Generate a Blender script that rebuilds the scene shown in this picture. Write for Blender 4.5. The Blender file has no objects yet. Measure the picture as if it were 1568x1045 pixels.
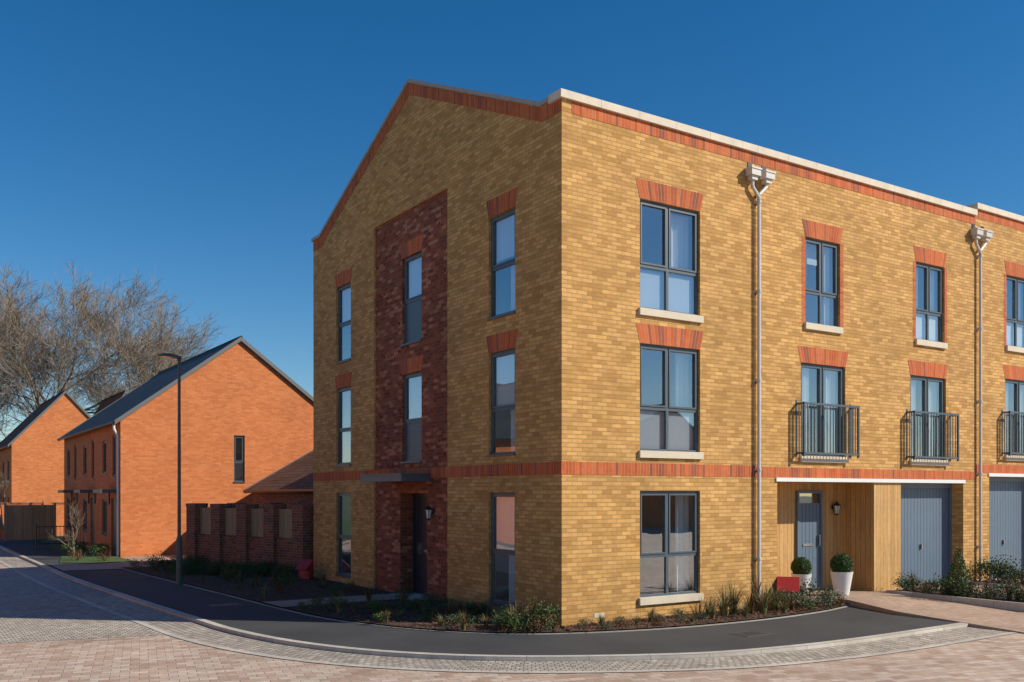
import bpy, math, random
from mathutils import Vector, Matrix
random.seed(7)
sc = bpy.context.scene
R = random.uniform

# ------------------------------------------------------------------ materials
def new_mat(name):
    m = bpy.data.materials.new(name); m.use_nodes = True
    nt = m.node_tree
    b = nt.nodes["Principled BSDF"]
    return m, nt, b
def c4(c): return (c[0], c[1], c[2], 1)
def mixc(nt, fac, a, b, mode='MIX'):
    n = nt.nodes.new('ShaderNodeMix'); n.data_type = 'RGBA'; n.blend_type = mode
    for i, v in ((0, fac), (6, a), (7, b)):
        if hasattr(v, 'links'): nt.links.new(v, n.inputs[i])
        else: n.inputs[i].default_value = v
    return n.outputs[2]
def ramp(nt, src, stops):
    n = nt.nodes.new('ShaderNodeValToRGB')
    e = n.color_ramp.elements
    while len(e) < len(stops): e.new(.5)
    for i, (p, c) in enumerate(stops):
        e[i].position = p; e[i].color = c4(c) if len(c) == 3 else c
    nt.links.new(src, n.inputs[0]); return n.outputs[0]
def noise(nt, vec, scale, detail=3, rough=.5):
    n = nt.nodes.new('ShaderNodeTexNoise'); n.inputs['Scale'].default_value = scale
    n.inputs['Detail'].default_value = detail; n.inputs['Roughness'].default_value = rough
    nt.links.new(vec, n.inputs['Vector']); return n.outputs['Fac']
def bump(nt, b, h, strength, dist=.01):
    n = nt.nodes.new('ShaderNodeBump'); n.inputs['Strength'].default_value = strength
    n.inputs['Distance'].default_value = dist
    nt.links.new(h, n.inputs['Height']); nt.links.new(n.outputs[0], b.inputs['Normal'])

def brick_mat(name, c1, c2, mortar, w=.225, h=.075, ms=.005, off=.5, bs=.6, var=.25, rare=None, rough=.85, large=.6):
    m, nt, b = new_mat(name)
    uv = nt.nodes.new('ShaderNodeUVMap').outputs[0]
    br = nt.nodes.new('ShaderNodeTexBrick'); br.offset = off; br.squash = 1
    nt.links.new(uv, br.inputs['Vector'])
    for k, v in (('Scale', 1), ('Mortar Size', ms), ('Mortar Smooth', .2), ('Bias', 0), ('Brick Width', w), ('Row Height', h)):
        br.inputs[k].default_value = v
    br.inputs['Color1'].default_value = (0, 0, 0, 1); br.inputs['Color2'].default_value = (1, 1, 1, 1)
    br.inputs['Mortar'].default_value = (.5, .5, .5, 1)
    stops = [(0.0, c1), (1.0, c2)]
    if rare: stops = [(0, c1), (.78, c2), (.86, rare), (1, rare)]
    col = ramp(nt, br.outputs['Color'], stops)
    n1 = noise(nt, uv, large, 4, .6)
    n2 = noise(nt, uv, 9, 3, .6)
    g1 = ramp(nt, n1, [(.3, (1 - var,) * 3), (.7, (1 + var * .4,) * 3)])
    g2 = ramp(nt, n2, [(.3, (1 - var * .7,) * 3), (.7, (1 + var * .4,) * 3)])
    col = mixc(nt, 1.0, col, g1, 'MULTIPLY'); col = mixc(nt, 1.0, col, g2, 'MULTIPLY')
    col = mixc(nt, br.outputs['Fac'], col, c4(mortar))
    nt.links.new(col, b.inputs['Base Color']); b.inputs['Roughness'].default_value = rough
    b.inputs['Specular IOR Level'].default_value = .25
    inv = nt.nodes.new('ShaderNodeMath'); inv.operation = 'SUBTRACT'; inv.inputs[0].default_value = 1
    nt.links.new(br.outputs['Fac'], inv.inputs[1])
    ad = nt.nodes.new('ShaderNodeMath'); ad.operation = 'MULTIPLY_ADD'
    n3 = noise(nt, uv, 40, 2)
    nt.links.new(n3, ad.inputs[0]); ad.inputs[1].default_value = .5; nt.links.new(inv.outputs[0], ad.inputs[2])
    bump(nt, b, ad.outputs[0], bs, .008)
    return m
def plain(name, c, rough=.6, var=.12, scale=4, metal=0, bs=0, spec=.5):
    m, nt, b = new_mat(name)
    tc = nt.nodes.new('ShaderNodeTexCoord').outputs['Object']
    n = noise(nt, tc, scale, 5, .6)
    col = ramp(nt, n, [(.3, tuple(x * (1 - var) for x in c)), (.7, tuple(min(1, x * (1 + var)) for x in c))])
    nt.links.new(col, b.inputs['Base Color'])
    b.inputs['Roughness'].default_value = rough; b.inputs['Metallic'].default_value = metal
    b.inputs['Specular IOR Level'].default_value = spec
    if bs: bump(nt, b, noise(nt, tc, scale * 12, 3), bs, .01)
    return m
def leaf_mat(name, cols, rough=.55):
    m, nt, b = new_mat(name)
    g = nt.nodes.new('ShaderNodeNewGeometry')
    k = len(cols)
    col = ramp(nt, g.outputs['Random Per Island'], [(i / max(1, k - 1), c) for i, c in enumerate(cols)])
    nt.links.new(col, b.inputs['Base Color']); b.inputs['Roughness'].default_value = rough
    b.inputs['Specular IOR Level'].default_value = .3
    return m

M = {}
M['buff'] = brick_mat('buff_brick', (.50, .255, .072), (.78, .440, .150), (.43, .26, .115), var=.18, ms=.006, bs=1.0)
M['red_soldier'] = brick_mat('red_soldier_brick', (.50, .105, .032), (.66, .175, .060), (.52, .28, .15), w=.075, h=50, off=0, rare=(.34, .10, .06), var=.2)
M['dark'] = brick_mat('dark_red_brick', (.22, .058, .030), (.40, .118, .055), (.28, .17, .11), var=.3, rare=(.54, .22, .12), bs=1.0)
M['orange'] = brick_mat('orange_brick', (.64, .19, .060), (.78, .265, .095), (.56, .25, .13), var=.14)
M['wallred'] = brick_mat('garden_wall_brick', (.24, .085, .05), (.36, .135, .075), (.36, .26, .2), var=.3, rare=(.16, .08, .07))
M['stone'] = plain('cast_stone', (.68, .58, .44), .8, .06, 3, bs=.1)
M['coping'] = plain('coping_stone', (.72, .62, .48), .8, .1, 3, bs=.1)
M['darkcoping'] = plain('verge_metal', (.40, .34, .28), .5, .1)
M['frame'] = plain('window_frame_grey', (.085, .108, .125), .4, .06)
M['door'] = plain('door_navy', (.035, .04, .055), .35, .08)
M['garage'] = plain('garage_blue_grey', (.125, .175, .235), .45, .05)
M['pipe'] = plain('pipe_pale_grey', (.62, .58, .53), .4, .05)
M['blackmetal'] = plain('black_metal', (.02, .022, .025), .35, .1)
M['steel'] = plain('steel', (.5, .5, .5), .25, .1, metal=1)
M['white'] = plain('white_paint', (.8, .79, .75), .5, .03)
M['curtain'] = plain('curtain', (.84, .83, .80), .9, .04)
M['film'] = plain('privacy_film', (.50, .54, .60), .6, .04, 1)
M['plaster'] = plain('plaster', (.66, .66, .64), .9, .04)
M['furniture'] = plain('sofa_fabric', (.22, .21, .22), .9, .2, 6)
M['roofslate'] = brick_mat('slate_roof', (.045, .055, .06), (.075, .085, .09), (.02, .022, .025), w=.3, h=.2, ms=.008, bs=1, var=.25, rough=.6)
M['rooftile'] = brick_mat('red_tile_roof', (.19, .095, .06), (.28, .14, .09), (.07, .04, .03), w=.3, h=.22, ms=.018, bs=1.4, var=.3)
M['pole'] = plain('pole_green_grey', (.10, .115, .095), .45, .15)
M['red'] = plain('red_sign', (.42, .03, .025), .45, .05)
M['potw'] = plain('white_pot', (.75, .73, .70), .35, .04)
M['lampglass'] = plain('lamp_glass', (.7, .68, .6), .1, .03)
M['leafcore'] = plain('leaf_core', (.02, .035, .01), .9, .2)
M['verge'] = plain('verge_cap', (.16, .16, .155), .5, .05)
M['cover'] = plain('iron_cover', (.09, .085, .08), .6, .2, 10)
M['wallmargin'] = brick_mat('red_margin_brick', (.50, .105, .032), (.66, .175, .060), (.52, .28, .15), w=.225, h=.075, var=.2)
M['redcap'] = brick_mat('brick_on_edge', (.28, .10, .065), (.40, .16, .10), (.42, .32, .25), w=.075, h=50, off=0, var=.3, rare=(.14, .07, .06))

def timber(name, c1, c2, w=.13):
    m = brick_mat(name, c1, c2, tuple(x * .3 for x in c1), w=w, h=60, ms=.004, off=0, var=.12, bs=.5, rough=.6)
    nt = m.node_tree; b = nt.nodes['Principled BSDF']
    mp = nt.nodes.new('ShaderNodeMapping'); mp.inputs['Scale'].default_value = (30, 1.5, 1)
    nt.links.new(nt.nodes.new('ShaderNodeUVMap').outputs[0], mp.inputs[0])
    n = noise(nt, mp.outputs[0], 1, 4, .6)
    old = b.inputs['Base Color'].links[0].from_socket
    nt.links.new(mixc(nt, 1, old, ramp(nt, n, [(.3, (.78, .74, .7)), (.7, (1.08, 1.08, 1.08))]), 'MULTIPLY'), b.inputs['Base Color'])
    return m
M['oak'] = timber('oak_cladding', (.58, .33, .12), (.74, .45, .18))
M['fence'] = timber('fence_timber', (.42, .29, .16), (.55, .40, .23), .1)

def glass_mat():
    m = bpy.data.materials.new('window_glass'); m.use_nodes = True
    nt = m.node_tree; nt.nodes.clear()
    o = nt.nodes.new('ShaderNodeOutputMaterial')
    t = nt.nodes.new('ShaderNodeBsdfTransparent'); t.inputs[0].default_value = (.82, .88, .90, 1)
    g = nt.nodes.new('ShaderNodeBsdfGlossy'); g.inputs['Roughness'].default_value = .01; g.inputs[0].default_value = (.95, .97, 1, 1)
    lw = nt.nodes.new('ShaderNodeLayerWeight'); lw.inputs['Blend'].default_value = .5
    pw = nt.nodes.new('ShaderNodeMath'); pw.operation = 'POWER'; pw.inputs[1].default_value = 4
    ma = nt.nodes.new('ShaderNodeMath'); ma.operation = 'MULTIPLY_ADD'; ma.inputs[1].default_value = .7; ma.inputs[2].default_value = .30; ma.use_clamp = True
    tc = nt.nodes.new('ShaderNodeTexCoord').outputs['Object']
    n = noise(nt, tc, 1.1, 1)
    bp = nt.nodes.new('ShaderNodeBump'); bp.inputs['Strength'].default_value = .2; bp.inputs['Distance'].default_value = .02
    nt.links.new(n, bp.inputs['Height']); nt.links.new(bp.outputs[0], g.inputs['Normal'])
    mx = nt.nodes.new('ShaderNodeMixShader')
    L = nt.links.new
    L(lw.outputs['Facing'], pw.inputs[0]); L(pw.outputs[0], ma.inputs[0]); L(ma.outputs[0], mx.inputs[0]); L(t.outputs[0], mx.inputs[1]); L(g.outputs[0], mx.inputs[2]); L(mx.outputs[0], o.inputs[0])
    return m
M['glass'] = glass_mat()

# ground materials
def paving(name, cols, mortar, w, h, off=.5, ms=.006, bs=.6, largevar=.3, rot=0):
    m, nt, b = new_mat(name)
    uv = nt.nodes.new('ShaderNodeUVMap').outputs[0]
    if rot:
        mp = nt.nodes.new('ShaderNodeMapping'); mp.inputs['Rotation'].default_value = (0, 0, math.radians(rot)); nt.links.new(uv, mp.inputs[0]); uv = mp.outputs[0]
    br = nt.nodes.new('ShaderNodeTexBrick'); br.offset = off
    nt.links.new(uv, br.inputs['Vector'])
    for k, v in (('Scale', 1), ('Mortar Size', ms), ('Mortar Smooth', .5), ('Bias', 0), ('Brick Width', w), ('Row Height', h)):
        br.inputs[k].default_value = v
    br.inputs['Color1'].default_value = (0, 0, 0, 1); br.inputs['Color2'].default_value = (1, 1, 1, 1)
    br.inputs['Mortar'].default_value = (.5, .5, .5, 1)
    k = len(cols)
    col = ramp(nt, br.outputs['Color'], [(i / (k - 1), c) for i, c in enumerate(cols)])
    g1 = ramp(nt, noise(nt, uv, .35, 5, .65), [(.3, (1 - largevar,) * 3), (.7, (1.12,) * 3)])
    g2 = ramp(nt, noise(nt, uv, 6, 4, .6), [(.3, (.84, .83, .82)), (.7, (1.1, 1.1, 1.1))])
    col = mixc(nt, 1, col, g1, 'MULTIPLY'); col = mixc(nt, 1, col, g2, 'MULTIPLY')
    col = mixc(nt, br.outputs['Fac'], col, c4(mortar))
    nt.links.new(col, b.inputs['Base Color']); b.inputs['Roughness'].default_value = .8
    inv = nt.nodes.new('ShaderNodeMath'); inv.operation = 'SUBTRACT'; inv.inputs[0].default_value = 1
    nt.links.new(br.outputs['Fac'], inv.inputs[1])
    ad = nt.nodes.new('ShaderNodeMath'); ad.operation = 'MULTIPLY_ADD'
    nt.links.new(noise(nt, uv, 25, 3), ad.inputs[0]); ad.inputs[1].default_value = .6; nt.links.new(inv.outputs[0], ad.inputs[2])
    bump(nt, b, ad.outputs[0], bs, .012)
    return m
M['pave'] = paving('block_paving', [(.46, .30, .21), (.58, .42, .31), (.68, .54, .42), (.53, .36, .26)], (.34, .26, .20), .24, .16, largevar=.26, ms=.008, rot=12)
M['drive'] = paving('drive_paving', [(.44, .29, .20), (.54, .38, .28), (.48, .33, .23)], (.34, .26, .2), .2, .1)
M['sett'] = paving('granite_setts', [(.36, .30, .24), (.58, .50, .41), (.46, .39, .32), (.68, .60, .49)], (.18, .15, .12), .115, .11, ms=.011, bs=1.0)
M['kerb'] = paving('kerb_stone', [(.50, .45, .38), (.60, .54, .46)], (.25, .22, .2), .9, 5, off=0, ms=.006, bs=.3, largevar=.15)
def asphalt():
    m, nt, b = new_mat('asphalt')
    tc = nt.nodes.new('ShaderNodeTexCoord').outputs['Object']
    c = ramp(nt, noise(nt, tc, 60, 3, .7), [(.3, (.028, .029, .031)), (.7, (.078, .077, .076))])
    c = mixc(nt, 1, c, ramp(nt, noise(nt, tc, .6, 4), [(.3, (.72, .72, .72)), (.7, (1.22, 1.2, 1.16))]), 'MULTIPLY')
    nt.links.new(c, b.inputs['Base Color']); b.inputs['Roughness'].default_value = .85
    bump(nt, b, noise(nt, tc, 120, 2), .5, .004)
    return m
M['asphalt'] = asphalt()
M['mulch'] = plain('bark_mulch', (.085, .048, .030), .95, .5, 12, bs=1)
M['chip'] = leaf_mat('bark_chip', [(.05, .025, .015), (.18, .085, .045), (.28, .14, .08), (.09, .05, .03)], .9)
M['grass'] = plain('lawn', (.065, .115, .028), .9, .4, 8, bs=1)
M['farground'] = plain('far_ground', (.10, .12, .05), .95, .3, .1)
M['leafg'] = leaf_mat('leaf_green', [(.025, .05, .012), (.05, .09, .02), (.10, .14, .035), (.04, .07, .02)])
M['leafbox'] = leaf_mat('leaf_box', [(.02, .05, .01), (.05, .10, .02), (.09, .15, .03)])
M['leafgrey'] = leaf_mat('leaf_greygreen', [(.09, .11, .06), (.16, .18, .10), (.06, .08, .035), (.20, .20, .11)])
M['leafred'] = leaf_mat('leaf_bronze', [(.12, .04, .02), (.20, .09, .03), (.08, .05, .02), (.25, .16, .06)])
M['blade'] = leaf_mat('grass_blade', [(.10, .13, .03), (.24, .22, .08), (.34, .26, .12), (.14, .10, .03), (.07, .10, .03)])
M['bark'] = plain('tree_bark', (.24, .19, .14), .9, .3, 3)
M['twig'] = plain('twig', (.27, .205, .15), .9, .2, 3)

# ------------------------------------------------------------------ mesh part builder
class Obj:
    def __init__(s, name, loc=(0, 0, 0), rotz=0):
        e = bpy.data.objects.new(name, None); sc.collection.objects.link(e)
        e.location = loc; e.rotation_euler = (0, 0, rotz); e.empty_display_size = .3
        s.e = e; s.loc = Vector(loc); s.parts = {}; s.rotz = rotz
    def p(s, name, mat):
        if name not in s.parts: s.parts[name] = Part(name, M[mat], s)
        return s.parts[name]
    def done(s, smooth=()):
        for k, p in s.parts.items(): p.build(k in smooth)
class Part:
    def __init__(s, name, mat, owner=None):
        s.name, s.mat, s.o = name, mat, owner; s.v = []; s.f = []; s.uv = []
    def face(s, pts, uv=None):
        i = len(s.v); s.v += [tuple(p) for p in pts]; s.f.append(tuple(range(i, i + len(pts))))
        if uv is None:
            P = [Vector(p) for p in pts]; n = Vector((0, 0, 0))
            for a in range(len(P)):
                q, w = P[a], P[(a + 1) % len(P)]
                n += Vector(((q.y - w.y) * (q.z + w.z), (q.z - w.z) * (q.x + w.x), (q.x - w.x) * (q.y + w.y)))
            ax = max(range(3), key=lambda k: abs(n[k]))
            uv = [(p.y, p.z) if ax == 0 else (p.x, p.z) if ax == 1 else (p.x, p.y) for p in P]
        s.uv.append(uv)
    def box(s, x0, x1, y0, y1, z0, z1):
        x0, x1 = sorted((x0, x1)); y0, y1 = sorted((y0, y1)); z0, z1 = sorted((z0, z1))
        a = [(x0, y0, z0), (x1, y0, z0), (x1, y1, z0), (x0, y1, z0), (x0, y0, z1), (x1, y0, z1), (x1, y1, z1), (x0, y1, z1)]
        for q in ((3, 2, 1, 0), (4, 5, 6, 7), (0, 1, 5, 4), (1, 2, 6, 5), (2, 3, 7, 6), (3, 0, 4, 7)):
            s.face([a[k] for k in q])
    def cyl(s, a, b, r0, r1=None, n=12, caps=True):
        a, b = Vector(a), Vector(b); r1 = r0 if r1 is None else r1
        d = (b - a).normalized(); t = Vector((0, 0, 1)) if abs(d.z) < .9 else Vector((1, 0, 0))
        u = d.cross(t).normalized(); w = d.cross(u)
        cs = [(math.cos(2 * math.pi * k / n), math.sin(2 * math.pi * k / n)) for k in range(n)]
        i = len(s.v)
        A = [a + (u * c + w * q) * r0 for c, q in cs]; Bv = [b + (u * c + w * q) * r1 for c, q in cs]
        s.v += [tuple(q) for q in A] + [tuple(q) for q in Bv]
        for k in range(n):
            s.f.append((i + k, i + (k + 1) % n, i + n + (k + 1) % n, i + n + k)); s.uv.append([(0, 0)] * 4)
        if caps:
            s.f.append(tuple(i + k for k in range(n))[::-1]); s.uv.append([(0, 0)] * n)
            s.f.append(tuple(i + n + k for k in range(n))); s.uv.append([(0, 0)] * n)
    def tube(s, pts, r, n=10):
        for a, b in zip(pts, pts[1:]): s.cyl(a, b, r, n=n)
    def lathe(s, c, prof, n=24):
        for (r0, z0), (r1, z1) in zip(prof, prof[1:]):
            for k in range(n):
                a, b = 2 * math.pi * k / n, 2 * math.pi * (k + 1) / n
                s.face([(c[0] + r0 * math.cos(a), c[1] + r0 * math.sin(a), c[2] + z0), (c[0] + r0 * math.cos(b), c[1] + r0 * math.sin(b), c[2] + z0),
                        (c[0] + r1 * math.cos(b), c[1] + r1 * math.sin(b), c[2] + z1), (c[0] + r1 * math.cos(a), c[1] + r1 * math.sin(a), c[2] + z1)], uv=[(0, 0)] * 4)
    def build(s, smooth=False, name=None):
        if not s.f: return None
        loc = s.o.loc if s.o else Vector((0, 0, 0))
        me = bpy.data.meshes.new(s.name)
        me.from_pydata([tuple(Vector(v) - loc) for v in s.v], [], s.f)
        ul = me.uv_layers.new(name='UVMap')
        flat = [c for f in s.uv for p in f for c in p]
        ul.data.foreach_set('uv', flat)
        me.materials.append(s.mat)
        if smooth: me.polygons.foreach_set('use_smooth', [True] * len(me.polygons))
        ob = bpy.data.objects.new(s.name, me); sc.collection.objects.link(ob)
        if s.o: ob.parent = s.o.e
        return ob

# local frame for a facade: P(u, n, z), n = outward
def FF(y=0):
    f = lambda u, n, z: (u, y - n, z); f.flip = False; return f
def LF(x=0):
    f = lambda u, n, z: (x - n, u, z); f.flip = True; return f
def fbox(p, P, u0, u1, n0, n1, z0, z1):
    a = P(u0, n0, z0); b = P(u1, n1, z1); p.box(a[0], b[0], a[1], b[1], a[2], b[2])
def fq(p, P, pts, uv=None):
    q = [P(*t) for t in pts]
    if P.flip: q = q[::-1]; uv = uv[::-1] if uv else None
    p.face(q, uv)
def wall(p, P, u0, u1, z0, z1, ops=(), n=0., rev=.11, rp=None):
    us = sorted({u0, u1} | {min(max(v, u0), u1) for o in ops for v in o[:2]})
    zs = sorted({z0, z1} | {min(max(v, z0), z1) for o in ops for v in o[2:4]})
    for a, b in zip(us, us[1:]):
        for c, d in zip(zs, zs[1:]):
            mu, mz = (a + b) / 2, (c + d) / 2
            if any(o[0] < mu < o[1] and o[2] < mz < o[3] for o in ops): continue
            fq(p, P, [(a, n, c), (b, n, c), (b, n, d), (a, n, d)])
    rp = rp or p
    for o in ops:
        a, b, c, d = o[:4]; r = o[4] if len(o) > 4 else rev; m = n - r
        fq(rp, P, [(a, n, c), (a, n, d), (a, m, d), (a, m, c)])
        fq(rp, P, [(b, n, c), (b, n, d), (b, m, d), (b, m, c)])
        fq(rp, P, [(a, n, d), (b, n, d), (b, m, d), (a, m, d)])
        if c > .01: fq(rp, P, [(a, n, c), (b, n, c), (b, m, c), (a, m, c)])

def window(B, P, u0, u1, z0, z1, mull=(), tran=(), n=0., sash=True):
    fr = B.p('window_frames', 'frame'); gl = B.p('window_glass', 'glass')
    e = .003; u0 += e; u1 -= e; z0 += e; z1 -= e
    t = .05; f0, f1 = n - .11, n - .055
    fbox(fr, P, u0, u0 + t, f0, f1, z0, z1); fbox(fr, P, u1 - t, u1, f0, f1, z0, z1)
    fbox(fr, P, u0 + t, u1 - t, f0, f1, z0, z0 + t); fbox(fr, P, u0 + t, u1 - t, f0, f1, z1 - t, z1)
    for m in mull: fbox(fr, P, m - .03, m + .03, f0, f1 - .002, z0 + t, z1 - t)
    for k in tran: fbox(fr, P, u0 + t, u1 - t, f0, f1 - .004, k - .03, k + .03)
    us = [u0 + t] + [x for m in mull for x in (m - .03, m + .03)] + [u1 - t]
    zs = [z0 + t] + [x for m in tran for x in (m - .03, m + .03)] + [z1 - t]
    for i in range(0, len(us), 2):
        for j in range(0, len(zs), 2):
            a, b, c, d = us[i], us[i + 1], zs[j], zs[j + 1]
            if sash and (j > 0 or len(zs) == 2):
                s_ = .034; g0, g1 = n - .105, n - .042
                fbox(fr, P, a + .002, a + s_, g0, g1, c + .002, d - .002); fbox(fr, P, b - s_, b - .002, g0, g1, c + .002, d - .002)
                fbox(fr, P, a + s_, b - s_, g0, g1, c + .002, c + s_); fbox(fr, P, a + s_, b - s_, g0, g1, d - s_, d - .002)
            fq(gl, P, [(a, n - .085, c), (b, n - .085, c), (b, n - .085, d), (a, n - .085, d)])
def stone_sill(B, P, u0, u1, z, n=0.):
    fbox(B.p('sills', 'stone'), P, u0 - .04, u1 + .04, n - .06, n + .06, z - .12, z + .012)
def metal_sill(B, P, u0, u1, z, n=0.):
    fbox(B.p('metal_sills', 'frame'), P, u0 - .01, u1 + .01, n - .06, n + .04, z - .03, z + .01)
def arch(B, P, u0, u1, z, h=.35, sp=.1, n=0.):
    p = B.p('soldier_arches', 'red_soldier'); t = n + .006; k = 12
    for i in range(k):
        a, b = i / k, (i + 1) / k
        ua, ub = u0 + (u1 - u0) * a, u0 + (u1 - u0) * b
        va, vb = u0 - sp + (u1 - u0 + 2 * sp) * a, u0 - sp + (u1 - u0 + 2 * sp) * b
        fq(p, P, [(ua, t, z - .002), (ub, t, z - .002), (vb, t, z + h), (va, t, z + h)], [(ua, z), (ub, z), (ub, z + h), (ua, z + h)])
    for a, b in (((u0, z), (u0 - sp, z + h)), ((u1, z), (u1 + sp, z + h)), ((u0 - sp, z + h), (u1 + sp, z + h))):
        fq(p, P, [(a[0], t, a[1]), (b[0], t, b[1]), (b[0], n - .01, b[1]), (a[0], n - .01, a[1])])
def room(B, P, u0, u1, z0, z1, depth=1.6, n=-.125):
    p = B.p('interior_rooms', 'plaster'); m = n - depth
    fq(p, P, [(u0, m, z0), (u1, m, z0), (u1, m, z1), (u0, m, z1)])
    for u in (u0, u1): fq(p, P, [(u, n, z0), (u, n, z1), (u, m, z1), (u, m, z0)])
    for z in (z0, z1): fq(p, P, [(u0, n, z), (u1, n, z), (u1, m, z), (u0, m, z)])
def curtain(B, P, u0, u1, z0, z1, n=-.22):
    p = B.p('curtains', 'curtain'); k = max(6, int((u1 - u0) / .025))
    for i in range(k):
        a, b = u0 + (u1 - u0) * i / k, u0 + (u1 - u0) * (i + 1) / k
        na, nb = n + .03 * math.sin(i * 1.1), n + .03 * math.sin((i + 1) * 1.1)
        fq(p, P, [(a, na, z0), (b, nb, z0), (b, nb, z1), (a, na, z1)])
def blind(B, P, u0, u1, z0, z1, n=-.135, mat='curtain'):
    fbox(B.p('roller_blinds' if mat == 'curtain' else 'privacy_film', mat), P, u0, u1, n - .004, n, z0, z1)
def wall_lantern(B, x, y, z, nx, ny):
    p = B.p('wall_lantern', 'blackmetal'); g = B.p('lantern_glass', 'lampglass')
    cx, cy = x + nx * .12, y + ny * .12
    p.cyl((x + nx * .005, y + ny * .005, z + .02), (x + nx * .03, y + ny * .03, z + .02), .05)
    p.tube([(x + nx * .02, y + ny * .02, z + .02), (x + nx * .08, y + ny * .08, z - .13), (cx, cy, z - .16)], .012, 8)
    p.lathe((cx, cy, z), [(.0, -.17), (.035, -.16), (.045, -.13)], 8)
    g.lathe((cx, cy, z), [(.045, -.128), (.075, .06)], 6)
    for k in range(6):
        a = 2 * math.pi * k / 6
        p.cyl((cx + .047 * math.cos(a), cy + .047 * math.sin(a), z - .13), (cx + .078 * math.cos(a), cy + .078 * math.sin(a), z + .06), .006, n=5)
    p.lathe((cx, cy, z), [(.095, .055), (.085, .075), (.04, .12), (.015, .135), (.02, .155), (0, .17)], 12)

# ------------------------------------------------------------------ corner townhouse
ZP = 9.36; L = 11.51; AP = 11.66
B = Obj('brick_townhouse', (0, 0, 0))
F = FF(0); S = LF(0)
W = B.p('walls', 'buff')
E1 = 4.88
rows = [(7.79, 5.75, 6.57), (5.12, 3.12, 3.93), (2.39, .40, 1.17)]
fo = [(1.79, 3.32, z0, z1) for z1, z0, t in rows]
wall(W, F, 0, E1, -.2, 9.22, fo)
for z1, z0, t in rows:
    window(B, F, 1.79, 3.32, z0, z1, (2.52,), (t,)); stone_sill(B, F, 1.79, 3.32, z0)
arch(B, F, 1.79, 3.32, 7.79); arch(B, F, 1.79, 3.32, 5.12, .36)
sw = []
for a, b in ((1.46, 2.40), (8.99, 9.92)):
    for z1, z0 in ((7.71, 5.74), (5.07, 3.08), (2.36, .22)): sw.append((a, b, z0, z1))
pan = (4.03, 7.61, -.2, 8.74, .045)
wall(W, S, 0, L, -.2, 9.2, sw + [pan])
for (a, b, z0, z1) in sw:
    t = {5.74: 6.70, 3.08: 3.96, .22: 1.20}[z0]
    window(B, S, a, b, z0, z1, (), (t,)); metal_sill(B, S, a, b, z0)
    if z0 > 1: arch(B, S, a, b, z1, .34, .09)
DP = B.p('dark_brick_panel', 'dark')
po = [(5.26, 6.21, 5.73, 7.71), (5.26, 6.21, 3.05, 5.05), (5.01, 6.30, -.2, 2.34, .42)]
wall(DP, S, 4.03, 7.61, -.2, 8.74, po, n=-.045)
DP2 = B.p('projecting_bricks', 'dark')
rr = random.Random(3)
for k in range(0, 110):
    for j in range(16):
        if rr.random() < .09:
            u = 4.1 + j * .225 + (.11 if k % 2 else 0); z = .075 * k + .35
            if u + .1 > 7.6 or any(o[0] - .12 < u < o[1] + .02 and o[2] - .1 < z < o[3] + .05 for o in po) or 2.6 < z < 2.95 or z > 8.6: continue
            if 5.1 < u < 6.4 and (z > 7.6 and z < 8.1 or 5 < z < 5.5): continue
            fbox(DP2, S, u, u + .1, -.05, -.022, z, z + .062)
for (z0, z1, t) in ((5.73, 7.71, 6.70), (3.05, 5.05, 3.96)):
    window(B, S, 5.26, 6.21, z0, z1, (), (t,), n=-.045); metal_sill(B, S, 5.26, 6.21, z0, -.045)
    arch(B, S, 5.26, 6.21, z1, .34, .09, n=-.045)
    fbox(B.p('spandrel_panels', 'frame'), S, 5.31, 6.16, -.14, -.12, z0 + .05, t - .03)
dr = B.p('front_door', 'door')
n0 = -.045 - .40
fbox(dr, S, 5.02, 5.09, n0, n0 + .09, 0, 2.33); fbox(dr, S, 6.22, 6.29, n0, n0 + .09, 0, 2.33); fbox(dr, S, 5.09, 6.22, n0, n0 + .09, 2.26, 2.33)
fbox(dr, S, 5.09, 6.22, n0, n0 + .05, 0, 2.26)
for a, b, c, d in ((5.2, 6.1, .2, .75), (5.2, 6.1, 1.25, 2.1)):
    for q in ((a, b, c, c + .03), (a, b, d - .03, d), (a, a + .03, c + .03, d - .03), (b - .03, b, c + .03, d - .03)):
        fbox(dr, S, q[0], q[1], n0 + .05, n0 + .065, q[2], q[3])
st = B.p('door_furniture', 'steel')
fbox(st, S, 5.5, 5.8, n0 + .05, n0 + .066, 1.0, 1.06); fbox(st, S, 6.0, 6.04, n0 + .05, n0 + .10, .95, 1.2); fbox(st, S, 5.1, 6.2, n0 + .05, n0 + .08, .0, .05)
fbox(B.p('door_step', 'stone'), S, 4.9, 6.35, n0, .35, -.2, .04)
cn = B.p('entrance_canopy', 'frame')
fbox(cn, S, 4.77, 6.85, -.05, .70, 2.60, 2.74); fbox(cn, S, 4.74, 6.88, -.05, .73, 2.74, 2.77)
wall_lantern(B, 0.045, 4.72, 1.93, -1, 0)
so = B.p('string_course', 'red_soldier')
wall(so, F, -.006, E1, 2.67, 2.90, n=.006); wall(so, S, -.006, L, 2.67, 2.90, n=.006)
for z in (2.67, 2.90):
    so.face([(-.006, -.006, z), (E1, -.006, z), (E1, 0.02, z), (0.02, 0.02, z)]); so.face([(-.006, -.006, z), (-.006, L, z), (.02, L, z), (.02, .02, z)])
wall(so, F, 0.22, E1, 9.0, 9.22, n=.006)
Y1, Y2, ZV = .60, L - .52, 9.27
yc = L / 2
W.face([(0, 0, 9.2), (0, L, 9.2), (0, L, ZV), (0, Y2, ZV), (0, yc, AP - .09), (0, Y1, ZV), (0, 0, ZV)][::-1])
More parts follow.
